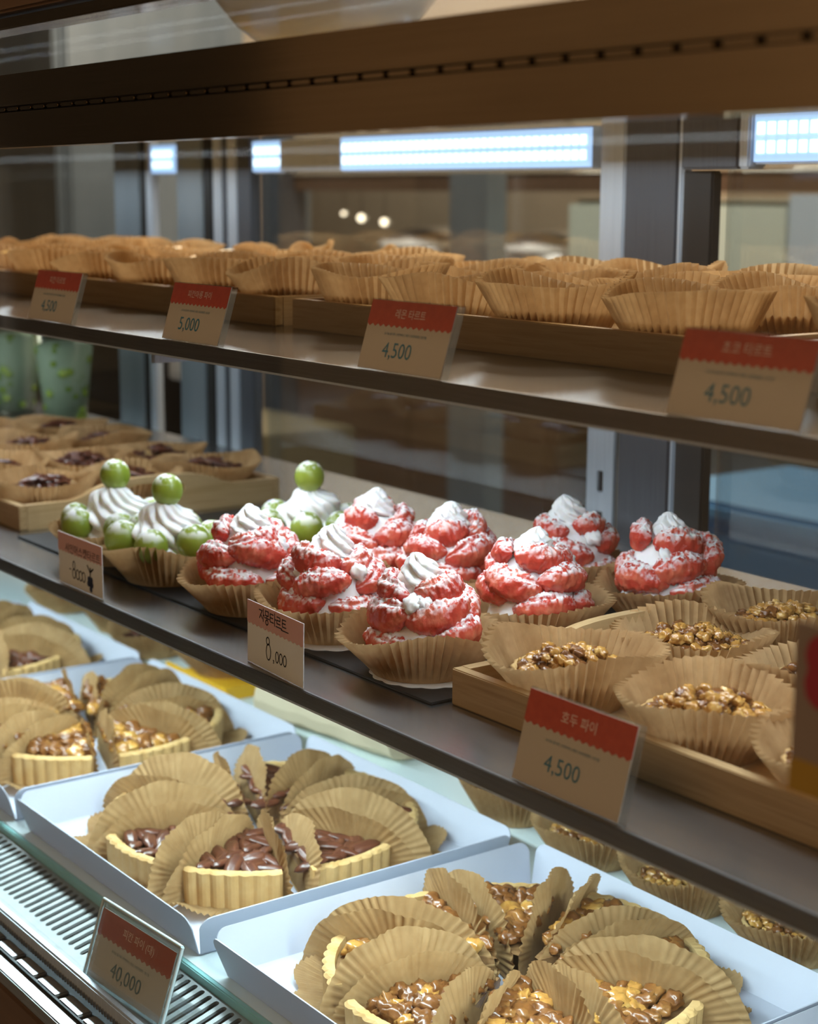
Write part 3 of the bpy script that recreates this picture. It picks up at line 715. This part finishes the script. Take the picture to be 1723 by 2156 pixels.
# ------------------------------------------------------------------ price cards
def text_mesh(body, size, m, width=None, shear=0, space=1.0):
    c = bpy.data.curves.new('lettering', 'FONT'); c.body = body; c.size = size; c.align_x = 'CENTER'; c.shear = shear; c.space_character = space
    c.resolution_u = 3; c.offset = 0
    o = bpy.data.objects.new('tmp_text', c); COL.objects.link(o); bpy.context.view_layer.update()
    me = bpy.data.meshes.new_from_object(o.evaluated_get(bpy.context.evaluated_depsgraph_get()))
    bpy.data.objects.remove(o); bpy.data.curves.remove(c)
    xs = [v.co.x for v in me.vertices]; ys = [v.co.y for v in me.vertices]
    k = width/(max(xs)-min(xs)) if width else 1; mx = (max(xs)+min(xs))/2; my = (max(ys)+min(ys))/2
    for v in me.vertices: v.co = ((v.co.x-mx)*k, 0, (v.co.y-my)*(1 if width is None else k))
    me.materials.clear(); me.materials.append(MT[m]); me.name = 'lettering'; return me
def zig_band(w, h0, h1, n, amp, m, name):
    out = [(-w/2, h1)]
    for i in range(2*n+1): out.append((-w/2+w*i/(2*n), h0+(amp if i % 2 == 0 else -amp)))
    out.append((w/2, h1))
    return MB().poly(out, [], 'y', -.0003, 0).mesh(name, m)
def ribbon(strokes, w, m):
    mb = MB()
    for st in strokes:
        P = [Vector((x, 0, z)) for x, z in st]
        for i in range(len(P)-1):
            d = (P[i+1]-P[i]); L = d.length
            if L < 1e-7: continue
            d /= L; n = Vector((-d.z, 0, d.x))*w/2; e = d*w*.35
            a, b = P[i]-e, P[i+1]+e
            mb.add([a+n, b+n, b-n, a-n], [(0, 1, 2, 3)])
    return mb.mesh('lettering', m, fixn=False)
def arcs(cx, cz, rx, rz, a0=0, a1=360, n=16): return [(cx+rx*math.cos(math.radians(a0+(a1-a0)*i/n)), cz+rz*math.sin(math.radians(a0+(a1-a0)*i/n))) for i in range(n+1)]
SMALL = '유기농 밀가루 | 천연버터 | 레몬 | 비정제설탕 | 생크림'
def red_card(label, x, z, title, price, tw, w=.090, h=.055, lean=17, rotz=0, y=.003, sleeve=True, small=SMALL, pw=.031):
    t = thing('price_card', label, 'price card', (x, y, z), rot=(-math.radians(lean), 0, rotz), group=None)
    bx('card_sheet', 'card', -w/2, w/2, 0, .0008, .0005, h, t)
    ob('header_band', zig_band(w, h*.645, h, 15, .0009, 'red', 'header_band'), t)
    ob('lettering', text_mesh(title, .01, 'whiteprint', tw), t, (.000, -.0005, h*.825), label='pale Korean product name')
    ob('lettering', text_mesh(small, .003, 'teal', w*.50), t, (-.001, -.0002, h*.53), label='tiny teal ingredient line')
    ob('lettering', text_mesh(price, .01, 'teal', pw), t, (-.006, -.0002, h*.29), label='teal price figures')
    if sleeve: ob('acrylic_back', MB().box(-w/2-.001, w/2+.0035, .001, .0035, .0002, h+.001).mesh('acrylic_back', 'acrylic'), t)
    return t
red_card('red topped price card reading 호두 파이 4,500 under the walnut tray', -.702, MIDZ+.0006, '호두 파이', '4,500', .030, w=.093, h=.056, lean=15)
red_card('red topped price card reading 레몬 타르트 4,500 on the upper shelf', -.868, UPZ+.0006, '레몬 타르트', '4,500', .032, h=.046)
red_card('red topped price card reading 초코 타르트 4,500 at the upper right', -.583, UPZ+.0006, '초코 타르트', '4,500', .033, h=.046)
red_card('red topped price card reading 5,000 left of the lemon card', -1.140, UPZ+.0006, '피칸마롱 파이', '5,000', .036, w=.087, h=.045)
red_card('red topped blurred price card at far left of upper shelf', -1.395, UPZ+.0006, '피칸 타르트', '4,500', .032, h=.045)
def pink_card(label, x, rotz, lean, w=.0875, h=.0475):
    t = thing('price_card', label, 'price card', (x, .004, MIDZ+.0006), rot=(-math.radians(lean), 0, rotz))
    bx('card_sheet', 'card_white', -w/2, w/2, 0, .0006, .0003, h, t)
    ob('header_band', zig_band(w, h*.64, h, 14, .0007, 'pink', 'header_band'), t); return t
pk = pink_card('handwritten pink topped card reading 자몽타르트 8,000 before the grapefruit tarts', -1.022, math.radians(-4), 1)
u = .0062
def hand(x, z, parts, s=u): return [[(x+px*s, z+pz*s) for px, pz in st] for st in parts]
st = []
st += hand(-.024, .0375, [[(0, 1), (.75, 1.0), (.1, 0)], [(.4, .5), (.85, .05)], [(1.05, 1.25), (1.05, -.25)], [(1.05, .5), (1.35, .5)]])
st += hand(-.0140, .0375, [[(0, 1.15), (0, .62), (.75, .62), (.75, 1.15), (0, 1.15)], [(.37, .62), (.37, .3)], [(-.2, .3), (1.0, .3)], arcs(.4, -.18, .30, .30)])
st += hand(-.0065, .0375, [[(.8, 1.05), (0, 1.05), (0, .1), (.85, .1)], [(0, .6), (.7, .6)], [(1.15, 1.3), (1.15, -.2)], [(1.15, .6), (1.5, .6)]])
st += hand(.0040, .0375, [[(0, 1.05), (.8, 1.05), (.8, .65), (0, .65), (0, .25), (.85, .25)], [(-.2, -.15), (1.3, -.15)]])
st += hand(.0125, .0375, [[(.9, 1.0), (0, 1.0), (0, .15), (.95, .15)], [(0, .58), (.8, .58)], [(-.25, -.3), (1.5, -.3)]])
ob('lettering', ribbon(st, .0009, 'ink'), pk, (0, -.0005, 0), label='handwritten black product name')
st = [arcs(-.0115, .0225, .0024, .0028), arcs(-.0105, .0145, .0035, .0060)]+[[(-.0030, .0100), (-.0020, .0098), (-.0026, .0078)]]+[arcs(.0030+i*.0060, .0135, .0023, .0040) for i in range(3)]
ob('lettering', ribbon(st, .0009, 'ink'), pk, (.001, -.0002, 0), label='handwritten black price figures')
pl = pink_card('handwritten pink topped card before the grape tarts with grape doodle', -1.348, 0, 0, .0885, .0465)
ob('lettering', text_mesh('샤인머스캣타르트', .01, 'ink', .070, shear=.1), pl, (.006, -.0005, .0345), label='handwritten black product name')
st = [[(-.022, .0155), (-.019, .0155)], arcs(-.0125, .020, .0022, .0038), arcs(-.0128, .0125, .0030, .0042)]+[arcs(-.0055+i*.0062, .0128, .0031, .0044) for i in range(3)]
ob('lettering', ribbon(st, .0011, 'ink'), pl, (0, -.0002, 0), label='handwritten black price figures')
dd = MB()
for (gx, gz) in [(0, 0), (.005, 0), (.0025, -.0042), (-.001, -.004), (.006, -.0042), (.0035, -.0085)]: dd.add([(.0175+gx+.0028*math.cos(q), 0, .013+gz+.0028*math.sin(q)) for q in [2*PI*i/12 for i in range(12)]], [tuple(range(12))])
dd.add(ribbon([[(.0195, .0165), (.0215, .023)], [(.020, .019), (.015, .0245)], [(.021, .021), (.026, .024)]], .0016, 'navy').vertices and [], [])
ob('grape_doodle', dd.mesh('grape_doodle', 'navy', fixn=False), pl, (0, -.0003, 0))
ob('lettering', ribbon([[(.0200, .0150), (.0212, .0235)], [(.0205, .019), (.0150, .0250)], [(.0210, .020), (.0265, .0235)]], .0016, 'ink'), pl, (0, -.0003, 0), label='inked stalk of the grape doodle')
# clear stand on the vent with the big pie price
ac = thing('acrylic_price_stand', 'clear acrylic stand on the vent holding 피칸 파이 (대) 40,000 card', 'price stand', (-1.088, -.0955, .6485), math.radians(4))
tl = -math.radians(19)
face = ob('acrylic_face', MB().box(-.0565, .0565, -.0016, 0, 0, .061).mesh('acrylic_face', 'acrylic'), ac, rot=(tl, 0, 0))
ob('acrylic_face', MB().box(-.0565, .0565, .0022, .0038, 0, .061).mesh('acrylic_face', 'acrylic'), ac, rot=(tl, 0, 0))
bx('acrylic_foot', 'acrylic', -.0565, .0565, 0, .038, 0, .0016, ac)
fr = MB()
for a, b in [((-.0565, 0), (-.0565, .061)), ((.0565, 0), (.0565, .061)), ((-.0565, .061), (.0565, .061))]: tube(fr, [(a[0], .001, a[1]), (b[0], .001, b[1])], .0016, 6)
ob('acrylic_rim', fr.mesh('acrylic_rim', mat('acrylic_rim_bright', (.70, .82, .84), .08), smooth=True), ac, rot=(tl, 0, 0))
cdp = ob('price_sheet', MB().box(-.0525, .0525, .0005, .0012, .002, .0555).mesh('price_sheet', 'card_white'), ac, rot=(tl, 0, 0))
ob('header_band', zig_band(.105, .0355, .0555, 15, .0010, 'red', 'header_band'), cdp, (0, .0004, 0))
ob('lettering', text_mesh('피칸 파이 (대)', .01, 'whiteprint', .044), cdp, (.004, -.0001, .0460), label='pale Korean product name')
ob('lettering', text_mesh(SMALL, .003, 'teal', .054), cdp, (.0, .0001, .0290), label='tiny teal ingredient line')
ob('lettering', text_mesh('40,000', .01, 'teal', .043), cdp, (-.001, .0001, .0160), label='teal price figures')
# card stuck on the outside of the front glass, right edge
fc = thing('flower_card', 'blurred card with dark red flower stuck on the front glass at right', 'card', (-.395, -.1092, 1.013))
bx('card_sheet', 'flowercard', -.042, .042, -.001, 0, 0, .070, fc, bevel=.0004)
bx('yellow_band', 'ochre', -.042, .042, -.0013, -.001, 0, .014, fc)
pm = MB()
for k in range(5):
    q = k*2*PI/5; pm.add([(-.020+.010*math.cos(q)+.008*math.cos(s), -.0001*k, .052+.010*math.sin(q)+.0095*math.sin(s)) for s in [2*PI*i/10 for i in range(10)]], [tuple(range(10))])
ob('flower_print', pm.mesh('flower_print', 'maroon', fixn=False), fc, (0, -.0014, 0))
ob('flower_print', ribbon([[(-.026, .030), (-.012, .027), (0, .030)], [(-.020, .036), (-.018, .026)]], .0022, 'maroon'), fc, (0, -.0014, 0))

# ------------------------------------------------------------------ other things inside the case
def grape_cup(label, x, y):
    t = thing('drink_cup', label, 'cup', (x, y, MIDZ+.0004), group='clear cups of green grapes'); rg = random.Random(int(-x*1000)+77)
    ob('cup_wall', MB().lathe([(0, .001), (.031, .001), (.046, .138), (.048, .139), (.048, .142), (.0455, .142)], 32).mesh('cup_wall', 'cupplastic', smooth=True), t)
    ob('cup_content', MB().lathe([(0, .002), (.0295, .002), (.043, .120), (.03, .126), (0, .128)], 28).mesh('cup_content', 'milk', smooth=True), t)
    for k in range(36):
        z = rg.uniform(.012, .120); q = rg.uniform(0, 6.28); r = .0285+.0135*z/.12-.0075
        ob('grape', GRP2, t, (r*math.cos(q), r*math.sin(q), z), (rg.uniform(0, 3), rg.uniform(0, 3), 0), rg.uniform(.75, 1.0))
    ob('cup_lid', MB().lathe([(.0475, .139), (.0485, .141), (.0485, .146), (.043, .150), (.0, .152)], 32).mesh('cup_lid', 'cupplastic', smooth=True), t)
GRP2 = MB().lathe([(.0112*math.sin(PI*k/8), -.0118*math.cos(PI*k/8)) for k in range(9)], 14).mesh('grape', 'grape_far', smooth=True)
grape_cup('tall clear cup of green grapes at back left, right of the pair', -2.355, .455)
grape_cup('tall clear cup of green grapes at back left, cut by the frame edge', -2.545, .455)
# cream paper bag lying behind the pies and yellow sheet
pb = MB()
def bag(u, t):
    x = -.11+.22*u; a = t*2*PI
    return (x+.004*noise.noise(Vector((u*5, a, 1))), .050*math.cos(a)*(1+.06*noise.noise(Vector((u*6, a*2, 4)))), .026+.026*math.copysign(abs(math.sin(a))**.6, math.sin(a))+.003*noise.noise(Vector((u*7, a*2, 9))))
pb.grid(bag, 20, 20, cv=True)
for uu in (0, 1): pb.add([bag(uu, i/20) for i in range(20)], [tuple(range(20))])
o = ob('paper_bag', pb.mesh('paper_bag', 'kraft'), None, (-1.50, .395, DECK+.0015), (0, 0, .15)); o['label'] = 'cream paper bag lying behind the left and centre pie boxes'; o['category'] = 'bag'
ys = thing('yellow_tray', 'small yellow card tray holding a pecan tart behind left pie', 'tray', (-1.80, .405, DECK-.002)); ys.location = (-1.765, .400, DECK)
bx('tray_floor', 'yellow', -.075, .075, -.055, .055, 0, .0011, ys); bx('tray_rim', 'yellow', -.075, .075, -.056, -.055, 0, .016, ys); bx('tray_rim', 'yellow', .075, .076, -.055, .055, 0, .016, ys)
# gold rimmed bowl standing on the case top
bw = thing('glass_bowl', 'gold rimmed white bowl standing on the glass top of case', 'bowl', (-1.40, .30, 1.3853))
ob('bowl_wall', MB().lathe([(0, .001), (.06, .001), (.085, .020), (.110, .050), (.107, .050), (.082, .022), (.055, .006), (0, .006)], 40).mesh('bowl_wall', 'white', smooth=True), bw)
ob('gold_rim', MB().lathe([(.1105, .049), (.1115, .055), (.1065, .055), (.1065, .049), (.1105, .049)], 40).mesh('gold_rim', 'gold', smooth=True), bw)

# ------------------------------------------------------------------ kitchen behind the case
def solo(name, m, label, cat, x0, x1, y0, y1, z0, z1, bevel=.004):
    cx, cy = (x0+x1)/2, (y0+y1)/2
    o = ob(name, MB().box(x0-cx, x1-cx, y0-cy, y1-cy, 0, z1-z0).mesh(name, m, bevel=bevel), None, (cx, cy, z0)); o['label'] = label; o['category'] = cat; return o
struct('trim_1', 'beige', -4.735, -4.60, 2.15, 2.25, 0, 2.75)
struct('trim_2', 'dark_metal', -4.59, -4.48, 2.15, 2.25, 0, 2.75)
hood = thing('wall_cupboard', 'dark brown wall cupboard above the kitchen counter behind the case', 'cupboard', (-3.1, 2.6, 1.255))
bx('cupboard_body', 'brownp', -1.37, 1.2, -.40, -.20, 0, .045, hood); bx('cupboard_door', 'wallp', -1.37, -.1, -.405, -.2, .046, .9, hood); bx('cupboard_door', 'shopwood', -.09, 1.2, -.405, -.2, .046, .9, hood)
ct = thing('kitchen_counter', 'dark brown kitchen counter far behind the case', 'counter', (-3.85, 2.6, 0))
bx('counter_top', 'alu', -.64, .62, -.42, .6, .88, .92, ct); bx('counter_body', 'brownp', -.62, .60, -.38, .6, .0, .88, ct)
for x in (-.62, -.02): bx('counter_door', 'brownp', x+.01, x+.59, -.40, -.381, .06, .84, ct)
bx('counter_post', 'bluesteel', .45, .60, -.62, -.56, .0, 1.30, ct)
fg = thing('tall_cabinet', 'pale grey green tall cabinet standing at right behind the case', 'cabinet', (-2.72, 2.6, 0))
bx('cabinet_body', 'palegreen', -.49, .55, -.36, .6, .70, 1.235, fg); bx('cabinet_lower', 'bluesteel', -.40, .55, -.36, .6, 0, .69, fg); bx('cabinet_door', 'palegreen', -.48, .22, -.40, -.365, .72, 1.225, fg); bx('cabinet_side_panel', 'bluewhite', .23, .55, -.40, -.365, .72, 1.25, fg)
solo('cardboard_box', 'olive', 'olive brown carton standing on the kitchen floor left of centre', 'box', -4.40, -3.92, 1.75, 2.05, 0, .60)
solo('storage_crate', 'navyblue', 'dark blue crate on the kitchen floor before the counter', 'crate', -3.60, -2.98, 1.70, 1.95, 0, .43)
bn = thing('plastic_bin', 'blue plastic bin standing at right behind the case', 'bin', (-2.0, 1.62, 0))
bx('bin_body', 'bluebin', -.17, .28, -.14, .25, 0, .70, bn, bevel=.02); bx('bin_rim', 'bluebin', -.185, .295, -.155, .265, .70, .735, bn, bevel=.01)
for i, (x, lab) in enumerate([(-3.98, 'left'), (-3.43, 'right')]):
    d = thing('serving_dome', 'domed steel food cover on the kitchen counter, %s one of two' % lab, 'dome', (x, 2.36, .921), group='steel domes on the counter')
    ob('lid_dome', MB().lathe([(.16, 0), (.165, .12), (.15, .18), (.11, .215), (.05, .232), (0, .235)], 40).mesh('lid_dome', 'steel', smooth=True), d)
    ob('lid_band', MB().lathe([(.152, .176), (.156, .182), (.145, .196), (.140, .190)], 40).mesh('lid_band', 'white', smooth=True), d)  # white ring painted on as the dome's highlight
for i, (x, y, z) in enumerate([(-4.08, 2.18, 1.178), (-3.965, 2.18, 1.168), (-3.47, 2.18, 1.172), (-4.17, 2.18, 1.19), (-3.53, 2.18, 1.16)]):  # beads made to glow where blurred specular highlights appear
    b = thing('hanging_bulb', 'small warm bulb hanging under the brown cupboard, %s of five' % ORD[i], 'lamp', (x, y, z), group='bulbs under the cupboard')
    bm_ = bmesh.new(); bmesh.ops.create_icosphere(bm_, subdivisions=2, radius=.010 if i < 3 else .006); me = bpy.data.meshes.new('bulb'); bm_.to_mesh(me); bm_.free(); me.materials.append(MT['bulb']); ob('bulb', me, b)
    bx('cord', 'dark', -.0012, .0012, .0, .0024, .009, 1.255-z, b)
fr2 = thing('steel_fridge', 'large blue grey steel fridge at far left behind the case', 'fridge', (-5.3, 1.9, 0))
bx('fridge_body', 'bluesteel', -.9, .62, -.35, .5, 0, 1.95, fr2, bevel=.01)
bx('fridge_door', 'bluesteel', -.88, -.14, -.375, -.351, .05, 1.92, fr2, bevel=.008); bx('fridge_door', 'bluesteel', -.12, .60, -.375, -.351, .05, 1.92, fr2, bevel=.008)
bx('fridge_handle', 'alu', -.19, -.17, -.41, -.376, .7, 1.4, fr2); bx('fridge_handle', 'alu', -.09, -.07, -.41, -.376, .7, 1.4, fr2)
sp = thing('dark_panel', 'dark panel with white switch at back left behind grape cups', 'panel', (-2.95, 1.0, 0))
bx('panel_board', 'dark', -.75, .12, 0, .03, 0, 1.02, sp); bx('switch_plate', 'white', -.08, .02, -.012, 0, .88, .955, sp, bevel=.004); bx('switch_rocker', 'white', -.055, -.005, -.017, -.012, .895, .94, sp)
# black block added on the customer's side for its dark reflection in the bronze fascia
cl = thing('drinks_cooler', 'black drinks cooler standing on the shop floor left of the customer', 'fridge', (-3.6, -1.35, 0))
bx('cooler_body', 'dark', -.28, .28, -.30, .30, 0, 2.0, cl, bevel=.01); bx('cooler_door', 'dark', -.26, .26, .301, .325, .1, 1.95, cl, bevel=.006); bx('cooler_handle', 'alu', .20, .22, .326, .35, .7, 1.3, cl)
